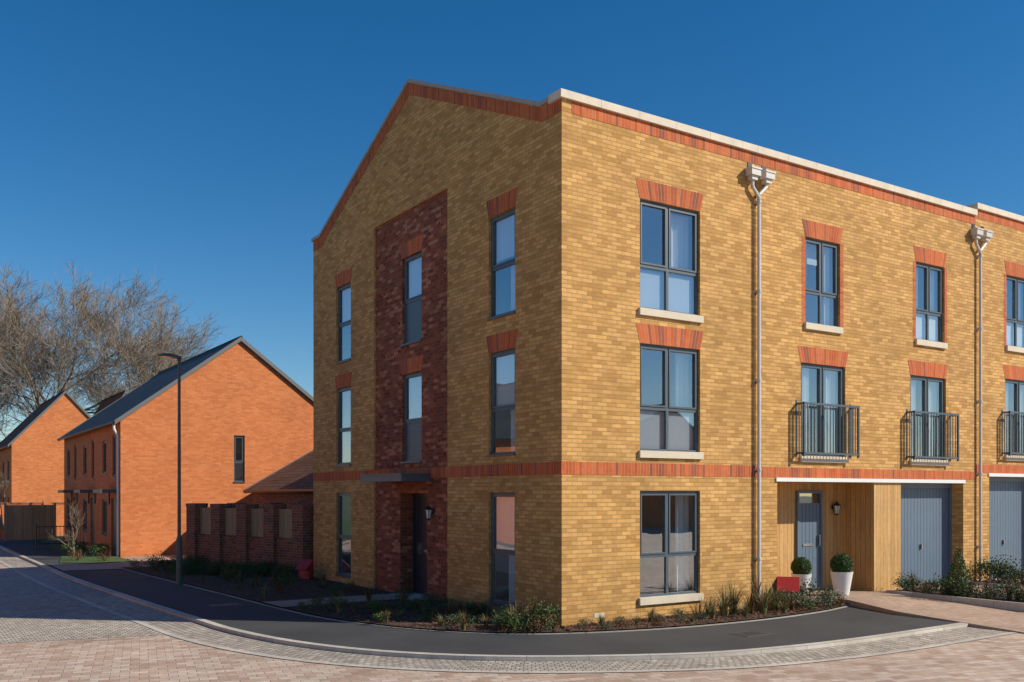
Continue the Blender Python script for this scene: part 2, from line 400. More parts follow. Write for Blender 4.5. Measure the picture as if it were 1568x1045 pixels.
def slope_strip(p, x, ya, za, yb, zb, w):
    ln = math.hypot(yb - ya, zb - za)
    p.face([(x, ya, za), (x, yb, zb), (x, yb, zb - w), (x, ya, za - w)], uv=[(0, 1), (ln, 1), (ln, 1 - w), (0, 1 - w)])
slope_strip(so, -.008, Y1, ZV - .02, yc, AP - .11, .25); slope_strip(so, -.008, yc, AP - .11, Y2, ZV - .02, .25)
slope_strip(so, -.008, 0.0, ZV - .02, Y1, ZV - .02, .25); slope_strip(so, -.008, Y2, ZV - .02, L, ZV - .02, .25)
vb = B.p('verge_copings', 'darkcoping')
def slope_box(p, x0, x1, pts, h):
    for (ya, za), (yb, zb) in zip(pts, pts[1:]):
        a = [(x0, ya, za), (x1, ya, za), (x1, yb, zb), (x0, yb, zb)]; t = [(q[0], q[1], q[2] + h) for q in a]
        p.face(a[::-1]); p.face(t)
        for k in range(4): p.face([a[k], a[(k + 1) % 4], t[(k + 1) % 4], t[k]])
slope_box(vb, -.05, .30, [(.0, ZV), (Y1, ZV), (yc, AP - .09), (Y2, ZV), (L + .05, ZV)], .085)
cp = B.p('parapet_coping', 'coping')
def coping_run(p, x0, x1, z0, z1):
    x = x0
    while x < x1 - .05:
        e = min(x + .9, x1); p.box(x, e - .006, -.06, .32, z0, z1); x = e
coping_run(cp, -.06, E1, 9.22, ZP)
W.box(0.002, E1, .30, .32, 8.8, 9.22)
W.face([(0, L, -.2), (E1, L, -.2), (E1, L, 9.3), (0, L, 9.3)])
rf = B.p('roof', 'rooftile')
rf.face([(.3, .32, 9.1), (E1, .32, 9.1), (E1, yc, 11.5), (.3, yc, 11.5)]); rf.face([(.3, L - .1, 9.1), (E1, L - .1, 9.1), (E1, yc, 11.5), (.3, yc, 11.5)])
# interior: shared corner room per storey
ir = B.p('interior_rooms', 'plaster')
for z0, z1 in ((0.02, 2.5), (2.75, 5.25), (5.45, 7.95)):
    ir.face([(.13, .13, z0), (4.7, .13, z0), (4.7, 3.7, z0), (.13, 3.7, z0)]); ir.face([(.13, .13, z1), (4.7, .13, z1), (4.7, 3.7, z1), (.13, 3.7, z1)])
    ir.face([(4.7, .13, z0), (4.7, 3.7, z0), (4.7, 3.7, z1), (4.7, .13, z1)]); ir.face([(.13, 3.7, z0), (4.7, 3.7, z0), (4.7, 3.7, z1), (.13, 3.7, z1)])
    room(B, S, 8.6, 10.3, z0, z1, 2.0)
    if z0 > 1: room(B, S, 5.0, 6.5, z0, z1, 1.5, n=-.17)
fu = B.p('sofa', 'furniture'); fu.box(1.9, 3.6, 1.6, 2.4, .02, .45); fu.box(1.9, 3.6, 2.2, 2.45, .45, .85); fu.box(1.75, 1.9, 1.6, 2.45, .02, .6)
blind(B, S, 1.5, 2.36, 6.85, 7.68); curtain(B, S, 1.5, 1.95, 5.78, 6.7)
blind(B, S, 1.5, 2.36, 4.0, 5.05); curtain(B, S, 1.5, 1.95, 3.1, 4.0)
blind(B, S, 1.5, 2.36, 1.25, 2.33); curtain(B, S, 1.5, 2.0, .25, 1.2)
blind(B, S, 5.3, 6.16, 6.7, 7.66, -.185); blind(B, S, 5.3, 6.16, 3.96, 5.0, -.185)
curtain(B, S, 9.0, 9.3, 5.75, 7.7); curtain(B, S, 9.55, 9.9, 3.1, 5.1); blind(B, S, 9.03, 9.88, 6.75, 7.65)
for z0, t in ((5.75, 6.57), (3.12, 3.93)): blind(B, F, 1.84, 3.27, z0 + .04, t - .05, -.14, 'film')
curtain(B, F, 2.95, 3.28, .45, 2.34, -.3); curtain(B, F, 1.84, 2.0, .45, 2.34, -.3); curtain(B, F, 2.95, 3.28, 3.95, 5.07, -.3); curtain(B, F, 1.84, 2.1, 3.95, 5.07, -.3)
curtain(B, F, 2.8, 3.28, 6.6, 7.74, -.3); curtain(B, F, 1.84, 2.05, 6.6, 7.74, -.3)
fbox(B.p('wall_vent', 'stone'), F, .72, .95, -.01, .008, .12, .2)

def rainwater(B, u, dz):
    p = B.p('downpipe', 'pipe'); z = 8.72 + dz
    h1, h2 = u - .17, u + .24
    for h in (h1, h2):
        fbox(B.p('outlets', 'blackmetal'), F, h - .06, h + .06, -.01, .012, z + .17, z + .28)
        fbox(p, F, h - .045, h + .045, .012, .10, z + .13, z + .19)
        fbox(p, F, h - .13, h + .13, .012, .19, z - .02, z + .12); fbox(p, F, h - .08, h + .08, .015, .15, z - .1, z - .02)
        fbox(p, F, h - .145, h + .145, .008, .205, z + .10, z + .135)
    P_ = lambda a, b: (a, -.08, b)
    p.tube([P_(h1, z - .1), P_(h1, z - .22), P_(u + .02, z - .42), P_(u + .02, z - .5)], .036)
    p.tube([P_(h2, z - .1), P_(h2, z - .16), P_(u + .02, z - .36)], .036)
    p.tube([P_(u + .02, z - .45), P_(u + .02, .12)], .036)
    for zz in (z - .5, z - 2.3, z - 4.1, z - 5.9, z - 7.7):
        p.cyl(P_(u + .02, zz - .03), P_(u + .02, zz + .03), .047); fbox(p, F, u - .04, u + .08, .0, .05, zz - .02, zz + .02)
rainwater(B, 4.86, 0)
fbox(B.p('movement_joint', 'blackmetal'), F, E1 - .018, E1 + .0, -.01, .003, -.1, 9.0)
B.done()

# ------------------------------------------------------------------ terrace townhouses
GZ = .13
def townhouse(x0, x1, mirror, dz):
    B = Obj('brick_townhouse', (x0, 0, 0))
    mm = (lambda a, b: tuple(sorted((2 * 12.78 - a, 2 * 12.78 - b)))) if mirror else (lambda a, b: (a, b))
    W = B.p('walls', 'buff')
    op = []
    top = [mm(6.38, 7.52), mm(10.27, 11.42)]; mid = [mm(6.24, 7.70), mm(10.06, 11.48)]
    for a, b in top: op.append((a, b, 5.93 + dz, 7.77 + dz))
    for a, b in mid: op.append((a, b, 3.12 + dz, 5.10 + dz))
    g = mm(5.51, 12.21)
    wall(W, F, x0, x1, -.2, 9.22 + dz, op + [(g[0], g[1], -.2, 2.66 + dz, .1)])
    for i_, (a, b) in enumerate(top):
        window(B, F, a, b, 5.93 + dz, 7.77 + dz, ((a + b) / 2,), (6.62 + dz,)); stone_sill(B, F, a, b, 5.93 + dz); arch(B, F, a, b, 7.77 + dz, .35)
        q = B.p('red_margins', 'wallmargin')
        for s0, s1 in ((a - .11, a - .001), (b + .001, b + .11)): wall(q, F, s0, s1, 5.93 + dz, 7.76 + dz, n=.004)
        room(B, F, a - .3, b + .3, 5.5 + dz, 8.0 + dz, 2.2)
        if i_ == 0:
            curtain(B, F, a + .04, a + .22, 5.97 + dz, 7.73 + dz); curtain(B, F, b - .3, b - .04, 5.97 + dz, 7.73 + dz)
            blind(B, F, a + .25, b - .3, 7.3 + dz, 7.73 + dz, -.3)
        else:
            curtain(B, F, a + .04, a + .45, 5.97 + dz, 7.73 + dz); curtain(B, F, b - .45, b - .04, 5.97 + dz, 7.73 + dz)
            blind(B, F, a + .04, b - .04, 5.96 + dz, 6.6 + dz, -.14)
    for a, b in mid:
        window(B, F, a, b, 3.12 + dz, 5.10 + dz, ((a + b) / 2,), ()); stone_sill(B, F, a, b, 3.12 + dz); arch(B, F, a, b, 5.10 + dz, .34)
        room(B, F, a - .3, b + .3, 2.9 + dz, 5.3 + dz, 2.2)
        curtain(B, F, a + .04, a + .5, 3.15 + dz, 5.06 + dz); curtain(B, F, b - .42, b - .04, 3.15 + dz, 5.06 + dz)
        bl = B.p('balcony_railings', 'frame'); u0, u1 = a - .16, b + .2; nn = .20; z0, z1 = 3.16 + dz, 4.24 + dz
        fbox(bl, F, u0, u1, nn - .02, nn + .02, z1 - .045, z1); fbox(bl, F, u0, u1, nn - .015, nn + .015, z0, z0 + .04)
        for e in (u0, u1 - .04):
            fbox(bl, F, e, e + .04, nn - .022, nn + .022, z0 - .05, z1 + .002); fbox(bl, F, e, e + .04, -.01, .012, z0 - .05, z1 + .05)
            fbox(bl, F, e + .002, e + .038, .012, nn - .022, z1 - .043, z1 - .002); fbox(bl, F, e + .002, e + .038, .012, nn - .022, z0 + .002, z0 + .04)
            for k in (.07, .13): fbox(bl, F, e + .012, e + .028, k - .006, k + .006, z0 + .04, z1 - .043)
        k = int((u1 - u0) / .105)
        for i in range(1, k):
            u = u0 + .02 + (u1 - u0 - .04) * i / k; fbox(bl, F, u - .007, u + .007, nn - .008, nn + .008, z0 + .04, z1 - .045)
    so = B.p('string_course', 'red_soldier')
    wall(so, F, x0 + .002, x1, 2.67 + dz, 2.88 + dz, n=.006); wall(so, F, x0 + .002, x1, 9.0 + dz, 9.22 + dz, n=.006)
    for zz in (2.67 + dz, 2.88 + dz): so.face([(x0, -.006, zz), (x1, -.006, zz), (x1, .01, zz), (x0, .01, zz)])
    fbox(B.p('lintel', 'white'), F, g[0] - .05, g[1] + .05, -.09, .03, 2.585 + dz, 2.665 + dz)
    e0, e1 = mm(5.51, 8.75); p0, p1 = mm(8.75, 9.74); q0, q1 = mm(9.74, 12.21)
    oak = B.p('timber_cladding', 'oak'); H = 2.585 + dz
    y = .9
    d0, d1 = mm(7.15, 8.0)
    for a, b in [(e0, d0), (d1, e1)]: oak.box(a, b, y, y + .05, 0, H)
    oak.box(e0, e1, .1, y, H, H + .03)
    W.box(*((e0 - .12, e0 - .001) if not mirror else (e1 + .001, e1 + .12)), .1, y, 0, H)
    oak.box(p0, p1, .03, y, 0, H - .001)
    W.box(*((q1 + .001, q1 + .2) if not mirror else (q0 - .2, q0 - .001)), .1, .5, 0, H + .06)
    B.p('recess_soffit', 'white').box(q0, q1, .1, .5, H, H + .05)
    dd = B.p('front_door', 'garage'); dz0 = GZ + .05
    dd.box(d0, d0 + .06, y - .06, y, dz0, 2.4 + dz); dd.box(d1 - .06, d1, y - .06, y, dz0, 2.4 + dz); dd.box(d0 + .06, d1 - .06, y - .06, y, 2.34 + dz, 2.4 + dz)
    B.p('door_glass', 'glass').box(d0 + .06, d1 - .06, y - .01, y, 2.12 + dz, 2.34 + dz)
    dd.box(d0 + .06, d1 - .06, y - .03, y + .02, dz0, 2.12 + dz)
    for k in range(1, 6):
        u = d0 + .06 + (d1 - d0 - .12) * k / 6; B.p('door_grooves', 'blackmetal').box(u - .004, u + .004, y - .032, y - .028, dz0 + .1, 2.1 + dz)
    st = B.p('door_handle', 'steel'); hx = d1 - .14
    st.box(hx, hx + .03, y - .09, y - .03, 1.15, 1.4); st.box(d0 + .2, d1 - .3, y - .045, y - .03, 1.15, 1.2)
    oak.box(d0, d1, y, y + .05, 2.4 + dz, H)
    wall_lantern(B, (8.42 if not mirror else 2 * 12.78 - 8.42), y - .002, 2.0 + dz, 0, -1)
    gd = B.p('garage_door', 'garage'); gy = .34
    gd.box(q0, q0 + .07, gy - .04, gy + .06, 0, H - .05); gd.box(q1 - .07, q1, gy - .04, gy + .06, 0, H - .05); gd.box(q0, q1, gy - .05, gy + .07, H - .12, H - .002)
    k = 18
    B.p('garage_door_backing', 'blackmetal').box(q0 + .07, q1 - .07, gy + .03, gy + .05, 0, H - .12)
    for i in range(k):
        a = q0 + .08 + (q1 - q0 - .16) * i / k; b = q0 + .08 + (q1 - q0 - .16) * (i + 1) / k
        gd.box(a + .005, b - .005, gy, gy + .03, GZ + .02, H - .12)
    B.p('door_handle', 'steel').box((q0 + q1) / 2 - .02, (q0 + q1) / 2 + .02, gy - .05, gy, 1.0, 1.12)
    coping_run(B.p('parapet_coping', 'coping'), x0 + .002, x1, 9.22 + dz, ZP + dz)
    W.face([(x0, .32, 8.8), (x1, .32, 8.8), (x1, .32, 9.22 + dz), (x0, .32, 9.22 + dz)])
    if dz: W.face([(x0, 0, 8), (x0, L, 8), (x0, L, 9.3 + dz), (x0, yc, 11.55 + dz), (x0, .32, 9.22 + dz), (x0, 0, 9.22 + dz)])
    W.face([(x0, L, -.2), (x1, L, -.2), (x1, L, 9.3 + dz), (x0, L, 9.3 + dz)])
    W.face([(x1, 0, -.2), (x1, L, -.2), (x1, L, 9.3 + dz), (x1, yc, 11.5 + dz), (x1, 0, 9.2 + dz)])
    rf = B.p('roof', 'rooftile')
    rf.face([(x0, .32, 9.1 + dz), (x1, .32, 9.1 + dz), (x1, yc, 11.5 + dz), (x0, yc, 11.5 + dz)]); rf.face([(x0, L, 9.1 + dz), (x1, L, 9.1 + dz), (x1, yc, 11.5 + dz), (x0, yc, 11.5 + dz)])
    if not mirror: rainwater(B, 12.80, 0)
    B.done()
townhouse(E1, 12.74, False, 0)
townhouse(12.74, 20.7, True, .18)

# ------------------------------------------------------------------ background houses
def house(x0, x1, y0, y1, ev, rz, detail=0, mat='orange', roof='roofslate', name='brick_house'):
    B = Obj(name, (x0, y0, 0)); W = B.p('walls', mat); xc = (x0 + x1) / 2
    P = LF(x0); G = FF(y0)
    side = []; gab = []
    if detail == 1:
        n = 3; bay = (y1 - y0) / n
        for i in range(n):
            b = y0 + bay * i
            side += [(b + .9, b + 1.5, 2.95, 4.55), (b + 2.7, b + 3.5, 3.1, 4.4), (b + 2.6, b + 3.6, .7, 2.1)]
            side.append((b + .8, b + 1.75, -.1, 2.15))
        gab = [(1.50, 1.93, 2.78, 4.60)]
    elif detail == 2:
        for b in (1.2, 4.2): side += [(y0 + b, y0 + b + 1.2, 3.1, 4.4), (y0 + b, y0 + b + 1.2, .8, 2.1)]
    wall(W, P, y0, y1, -.2, ev, side, rev=.1)
    wall(W, G, x0, x1, -.2, ev, gab, rev=.1)
    W.face([(x1, y0, -.2), (x1, y1, -.2), (x1, y1, ev), (x1, y0, ev)])
    W.face([(x0, y1, -.2), (x1, y1, -.2), (x1, y1, ev), (xc, y1, rz), (x0, y1, ev)])
    W.face([(x0, y0, ev), (x1, y0, ev), (xc, y0, rz)])
    for o in side:
        if o[2] < 0:
            d = B.p('doors', 'door'); fbox(d, P, o[0], o[1], -.1, -.06, 0, 2.15)
            c = B.p('door_canopies', 'frame'); fbox(c, P, o[0] - .3, o[1] + .3, 0, .6, 2.35, 2.48)
            for q in (o[0] - .26, o[1] + .2): fbox(c, P, q, q + .06, 0.0, .06, 1.9, 2.35)
        else:
            window(B, P, *o, mull=(((o[0] + o[1]) / 2,) if o[1] - o[0] > .9 else ()), tran=()); room(B, P, o[0] - .1, o[1] + .1, o[2] - .1, o[3] + .1, 1)
            stone_sill(B, P, o[0], o[1], o[2]) if detail == 2 else metal_sill(B, P, o[0], o[1], o[2])
    for o in gab: window(B, G, *o, tran=(3.55,)); room(B, G, o[0] - .2, o[1] + .2, o[2] - .2, o[3] + .2, 1); metal_sill(B, G, o[0], o[1], o[2])
    rf = B.p('roof', roof); t = .09; sl = (rz - ev) / (xc - x0); oh = .22
    for sx, xe in ((-1, x0), (1, x1)):
        xo = xe + sx * oh; zo = ev - sl * oh + .05
        a = [(xo, y0 - .08, zo), (xc, y0 - .08, rz + .05), (xc, y1 + .08, rz + .05), (xo, y1 + .08, zo)]
        ln = math.hypot(xc - xo, rz + .05 - zo)
        uvq = [(0, 0), (0, ln), (y1 - y0, ln), (y1 - y0, 0)]
        b = [(q[0], q[1], q[2] + t) for q in a]
        rf.face(b, uvq); rf.face(a, uvq)
        for k in range(4): rf.face([a[k], a[(k + 1) % 4], b[(k + 1) % 4], b[k]])
        vg = B.p('verge_caps', 'verge')
        for yy in (y0 - .11, y1 + .05):
            va = [(xo, yy, zo + t), (xc, yy, rz + .05 + t), (xc, yy + .06, rz + .05 + t), (xo, yy + .06, zo + t)]
            vb_ = [(q[0], q[1], q[2] + .03) for q in va]; vc = [(q[0], q[1], q[2] - .14) for q in va]
            vg.face(vb_); [vg.face([vc[k], vc[(k + 1) % 4], vb_[(k + 1) % 4], vb_[k]]) for k in range(4)]
        gt = B.p('gutters', 'blackmetal'); gt.cyl((xo - sx * -.03, y0 - .08, zo + .03), (xo + sx * .03, y1 + .08, zo + .03), .06, n=8)
    rf.cyl((xc, y0 - .1, rz + .14), (xc, y1 + .1, rz + .14), .07, n=8)
    if detail == 1:
        dp = B.p('downpipe', 'white')
        dp.tube([(x0 - .2, y0 + .15, ev - .12), (x0 - .2, y0 + .15, ev - .3), (x0 - .06, y0 + .15, ev - .55), (x0 - .06, y0 + .15, 0)], .045)
    B.done()
house(-2.67, 6.19, 23.6, 36.9, 5.0, 8.3, 1)
house(-3.6, 2.3, 50.6, 62, 5.3, 8.5, 2, roof='rooftile')
house(2.6, 7.2, 61, 70, 5.6, 9.75, 0, roof='rooftile')
house(-14, -5.2, 66, 76, 5.2, 8.6, 2, roof='rooftile')
house(-23, -15, 20, 34, 5.0, 8.3, 0)
house(-24, -16, 0, 12, 5.0, 8.3, 0)
house(30, 42, -46, -36, 5.0, 8.6, 0)
house(12, 22, -48, -38, 5.0, 8.6, 0)
house(1.65, 7.4, 12.9, 21.9, 2.45, 4.1, 0, mat='wallred', roof='rooftile', name='brick_garage')

# garden wall with piers & timber infill (local frame then rotated)
def garden_wall(ax, ay, bx, by, bays, top=2.02):
    ang = math.atan2(by - ay, bx - ax); ln = math.hypot(bx - ax, by - ay)
    B = Obj('garden_wall', (0, 0, 0)); B.e.location = (ax, ay, 0); B.e.rotation_euler = (0, 0, ang)
    W = B.p('brickwork', 'wallred'); T = B.p('timber_panels', 'fence'); C = B.p('brick_copings', 'redcap')
    W.box(0, ln, -.11, .11, -.2, .98); C.box(0, ln, -.13, .13, .98, 1.05)
    for i in range(bays + 1):
        c = .2 + (ln - .4) * i / bays; W.box(c - .225, c + .225, -.225, .225, -.2, top - .1); C.box(c - .24, c + .24, -.24, .24, top - .1, top)
        if i < bays:
            d = .2 + (ln - .4) * (i + 1) / bays; T.box(c + .225, d - .225, -.03, .03, 1.07, top - .18); T.box(c + .225, d - .225, -.045, .045, top - .18, top - .13)
    B.done()
garden_wall(-.05, 11.75, -1.80, 17.0, 4)
garden_wall(-1.80, 17.2, 1.2, 17.6, 2)
def low_wall():
    B = Obj('boundary_wall', (-3.4, 43, 0)); w = B.p('brickwork', 'orange')
    w.box(-8.2, -1.0, 44, 44.25, -.2, 1.75); B.p('coping', 'redcap').box(-8.25, -.95, 43.97, 44.28, 1.75, 1.83)
    for x in (-7.5, -5, -2.5): w.box(x - .2, x + .2, 43.93, 44.32, -.2, 1.9)
    B.done()
low_wall()
def timber_fence():
    B = Obj('timber_fence', (-4.7, 39, 0)); f = B.p('boards', 'fence'); q = B.p('posts', 'fence')
    f.box(-5.0, -2.75, 38.97, 39.03, .05, 1.75)
    for x in (-5.0, -3.9, -2.8): q.box(x - .05, x + .05, 38.92, 39.08, 0, 1.85)
    B.done()
timber_fence()
def railing(x0, y0, x1, y1):
    B = Obj('metal_railing', (x0, y0, 0)); p = B.p('rails', 'blackmetal')
    a, b = Vector((x0, y0, 0)), Vector((x1, y1, 0)); n = int((b - a).length / .12)
    for z in (.25, .95): p.cyl(a + Vector((0, 0, z)), b + Vector((0, 0, z)), .018, n=6)
    for i in range(n + 1):
        q = a.lerp(b, i / n); p.cyl(q + Vector((0, 0, .0)), q + Vector((0, 0, 1.0 if i % 10 else 1.1)), .009 if i % 10 else .025, n=5)
    B.done()
railing(-4.7, 30, -2.9, 30)

# street lamp
def street_lamp(x, y, h):
    B = Obj('street_lamp', (x, y, 0)); p = B.p('pole', 'pole')
    p.cyl((x, y, -.1), (x, y, 1.15), .075, n=16); p.cyl((x, y, 1.15), (x, y, 1.25), .075, .045, n=16); p.cyl((x, y, 1.25), (x, y, h), .045, .036, n=16)
    p.cyl((x, y, h - .05), (x, y, h + .03), .055, n=14)
    a = B.p('lantern', 'pole')
    d = Vector((-.93, -.36, 0)); s = Vector((.36, -.93, 0))
    o = Vector((x, y, h)) + Vector((.04, .015, 0))
    def ring(t, w, z0, z1): 
        c = o + d * t; return [c - s * w + Vector((0, 0, z0)), c + s * w + Vector((0, 0, z0)), c + s * w * .7 + Vector((0, 0, z1)), c - s * w * .7 + Vector((0, 0, z1))]
    rs = [ring(0, .05, -.01, .05), ring(.12, .07, -.01, .07), ring(.3, .13, 0, .085), ring(.56, .12, .01, .07), ring(.62, .07, .02, .05)]
    a.face(rs[0]); a.face(rs[-1])
    for q, r_ in zip(rs, rs[1:]):
        for k in range(4): a.face([q[k], q[(k + 1) % 4], r_[(k + 1) % 4], r_[k]])
    g = B.p('lamp_lens', 'lampglass'); c = o + d * .42
    g.face([c - s * .09 - d * .13 + Vector((0, 0, -.004)), c + s * .09 - d * .13 + Vector((0, 0, -.004)), c + s * .09 + d * .13 + Vector((0, 0, .001)), c - s * .09 + d * .13 + Vector((0, 0, .001))])
    B.done()
street_lamp(-3.55, 11.7, 5.80)

# ------------------------------------------------------------------ ground
def cat(pts, n=10):
    out = []; P = [Vector((p[0], p[1])) for p in pts]; P = [P[0] * 2 - P[1]] + P + [P[-1] * 2 - P[-2]]
    for i in range(1, len(P) - 2):
        for k in range(n):
            t = k / n; a, b, c, d = P[i - 1], P[i], P[i + 1], P[i + 2]
            out.append(.5 * ((2 * b) + (c - a) * t + (2 * a - 5 * b + 4 * c - d) * t * t + (3 * b - a - 3 * c + d) * t ** 3))
    out.append(P[-2]); return out
def sheet(name, mat, pts, z, skirt=0):
    p = Part(name, M[mat]); p.face([(q[0], q[1], z) for q in pts])
    return p.build()
RZ = -.06
sheet('ground', 'farground', [(-900, -900), (900, -900), (900, 900), (-900, 900)], RZ - .03)
sheet('road', 'pave', [(-40, -60), (60, -60), (60, -3), (-2, -3), (-4, 2), (-4, 90), (-13, 90), (-13, 4), (-40, 4)], RZ)
kp = cat([(-5.75, 42), (-5.72, 30), (-5.65, 22), (-5.6, 15.4), (-5.3, 9.2), (-5.05, 5.05), (-4.90, 2.94), (-4.45, .97), (-3.61, -.70), (-2.23, -2.07), (-.13, -3.20), (1.52, -3.58), (3.42, -3.69), (6.4, -3.60)], 8)
ip = cat([(-3.75, 18.2), (-3.6, 14), (-3.35, 9), (-3.15, 5), (-2.9, 3), (-2.2, 1.1), (-1, -.3), (1.1, -1.05), (3.4, -1.25), (5.4, -1.1), (6.9, -.75)], 8)
def left(c, d):
    out = []
    for i, p in enumerate(c):
        t = (c[min(i + 1, len(c) - 1)] - c[max(i - 1, 0)]).normalized(); out.append(p + Vector((-t.y, t.x)) * d)
    return out
def strip(name, mat, A, Bc, z, side=False, zb=-.1):
    p = Part(name, M[mat]); s = 0
    for i in range(len(A) - 1):
        ds = (A[i + 1] - A[i]).length; w = (A[i] - Bc[i]).length
        p.face([(A[i].x, A[i].y, z), (A[i + 1].x, A[i + 1].y, z), (Bc[i + 1].x, Bc[i + 1].y, z), (Bc[i].x, Bc[i].y, z)], [(s, 0), (s + ds, 0), (s + ds, w), (s, w)])
        if side:
            for C in (A, Bc): p.face([(C[i].x, C[i].y, z), (C[i + 1].x, C[i + 1].y, z), (C[i + 1].x, C[i + 1].y, zb), (C[i].x, C[i].y, zb)], [(s, 0), (s + ds, 0), (s + ds, .1), (s, .1)])
        s += ds
    return p.build()
strip('kerb', 'kerb', kp, left(kp, .14), .008, True)
strip('kerb', 'kerb', ip, left(ip, .05), .012, True)
strip('sett_channel', 'sett', left(kp, -.78), left(kp, -.002), RZ + .006)
strip('sett_edging', 'kerb', left(kp, -.90), left(kp, -.78), RZ + .010)
sheet('sett_paving', 'sett', [(-13, 4.9), (-5.2, 3.2), (-5.6, 8), (-6.0, 20), (-13, 20)], RZ + .004)
sheet('footway', 'asphalt', [tuple(p) for p in left(kp, .13)] + [(6.9, -2.2), (6.9, -.75), (5, .0), (0, 3), (-3.0, 10), (-3.7, 18.5), (-3.7, 42)], .0)
bed = [tuple(p) for p in left(ip, .04)]
sheet('planting_bed', 'mulch', bed + [(6.9, .05), (0.05, .05), (.05, 11.6), (-1.8, 17.2)], .035)
sheet('door_path', 'drive', [(-3.15, 5.2), (-.3, 5.2), (-.3, 6.3), (-3.2, 6.3)], .05)
# driveway (ramps up from the road towards the houses)
dv = Part('driveway', M['drive'])
def hz(y):
    if y < -3.5: return RZ + .008 + (.012 - RZ - .008) * max(0, (y + 5.0) / 1.5)
    return .012 + (GZ - .012) * min(1, (y + 3.5) / 3.0)
ys = [-5.0, -4.2, -3.5, -2.9, -2.1, -1.3, -.7, -.3, 1.0]
def xl(y): return 6.42 if y < -2.2 else (6.42 + (y + 2.2) * .32 if y < -.7 else 6.9) if y < -.35 else 5.6
for a, b in zip(ys, ys[1:]):
    xa, xb = xl(a), xl(b)
    if a >= -.31: xa = xb = 5.6
    elif b >= -.31: xa = xb = 6.9
    dv.face([(xa, a, hz(a)), (30, a, hz(a)), (30, b, hz(b)), (xb, b, hz(b))])
    dv.face([(xa, a, hz(a)), (xb, b, hz(b)), (xb, b, -.12), (xa, a, -.12)])
dv.face([(6.42, -5.0, hz(-5)), (30, -5.0, hz(-5)), (30, -5, -.08), (6.42, -5, -.08)]); dv.face([(5.6, -.3, hz(-.3)), (6.9, -.3, hz(-.3)), (6.9, -.3, -.1), (5.6, -.3, -.1)])
dv.build()
def bedbox(x, y0, y1, w):
    B = Obj('planting_strip', (x + w / 2, (y0 + y1) / 2, 0)); B.p('soil', 'mulch').box(x, x + w, y0, y1, -.1, .165); e = B.p('edging', 'kerb')
    e.box(x - .06, x, y0 - .06, y1, -.1, .185); e.box(x + w, x + w + .06, y0 - .06, y1, -.1, .185); e.box(x, x + w, y0 - .06, y0, -.1, .185); B.done()
bedbox(8.85, -3.4, -.25, 1.0); bedbox(12.35, -2.6, -.02, .9)
sheet('lawn', 'grass', [(-5.0, 21.5), (-4.0, 20.6), (-2.8, 20.8), (-2.7, 42), (-3.4, 42), (-4.3, 26)], .02)
sheet('side_drive', 'drive', [(-5.4, 17.8), (-1.8, 17.6), (6, 17.6), (6, 23.5), (-2.6, 23.5), (-2.8, 20.7), (-4.0, 20.4), (-5.4, 21)], .015)
sheet('lawn', 'grass', [(-13.2, 30), (-9.2, 30), (-9.4, 66), (-40, 66), (-40, 30)], RZ + .03)
sheet('garden_ground', 'grass', [(-3, 37), (40, 37), (40, 95), (-3.9, 95)], -.02)
for x, y, w_, h_ in ((-3.9, 6.6, .30, .22), (2.2, -2.3, .30, .22)):
    B = Obj('inspection_cover', (x, y, 0)); c = B.p('lid', 'cover'); c.box(x - w_, x + w_, y - h_, y + h_, -.02, .006)
    for k in range(-4, 5): c.box(x + k * w_ / 5 - .012, x + k * w_ / 5 + .012, y - h_ * .8, y + h_ * .8, .006, .010)
    B.done()

# bark chips
cm = Part('bark_mulch', M['chip']); rr = random.Random(11)
pts2 = left(ip, .06)
def bedpoint():
    while True:
        i = rr.randrange(len(pts2)); a = pts2[i]
        t = rr.random()
        if a.x > 0: q = Vector((a.x + R(-.3, .3), a.y + (-.03 - a.y) * t))
        elif a.y < 1.0: q = a.lerp(Vector((-.05, .0 + a.y * .3 if a.y > 0 else -.0)), t * .95)
        else: q = Vector((a.x + (-.05 - a.x) * t, a.y + R(-.3, .3)))
        if q.x > -.03 and q.y > -.03: continue
        if 5.1 < q.y < 6.4: continue
        return q
for _ in range(11000):
    q = bedpoint(); s = rr.uniform(.012, .035); a = rr.uniform(0, 6.28); c, d = math.cos(a) * s, math.sin(a) * s; z = .04 + rr.uniform(0, .02)
    t = [rr.uniform(-.012, .012) for _ in range(4)]
    cm.face([(q.x - c, q.y - d, z + t[0]), (q.x + d * .5, q.y - c * .5, z + t[1]), (q.x + c, q.y + d, z + t[2]), (q.x - d * .5, q.y + c * .5, z + t[3])], [(0, 0)] * 4)
cm.build()

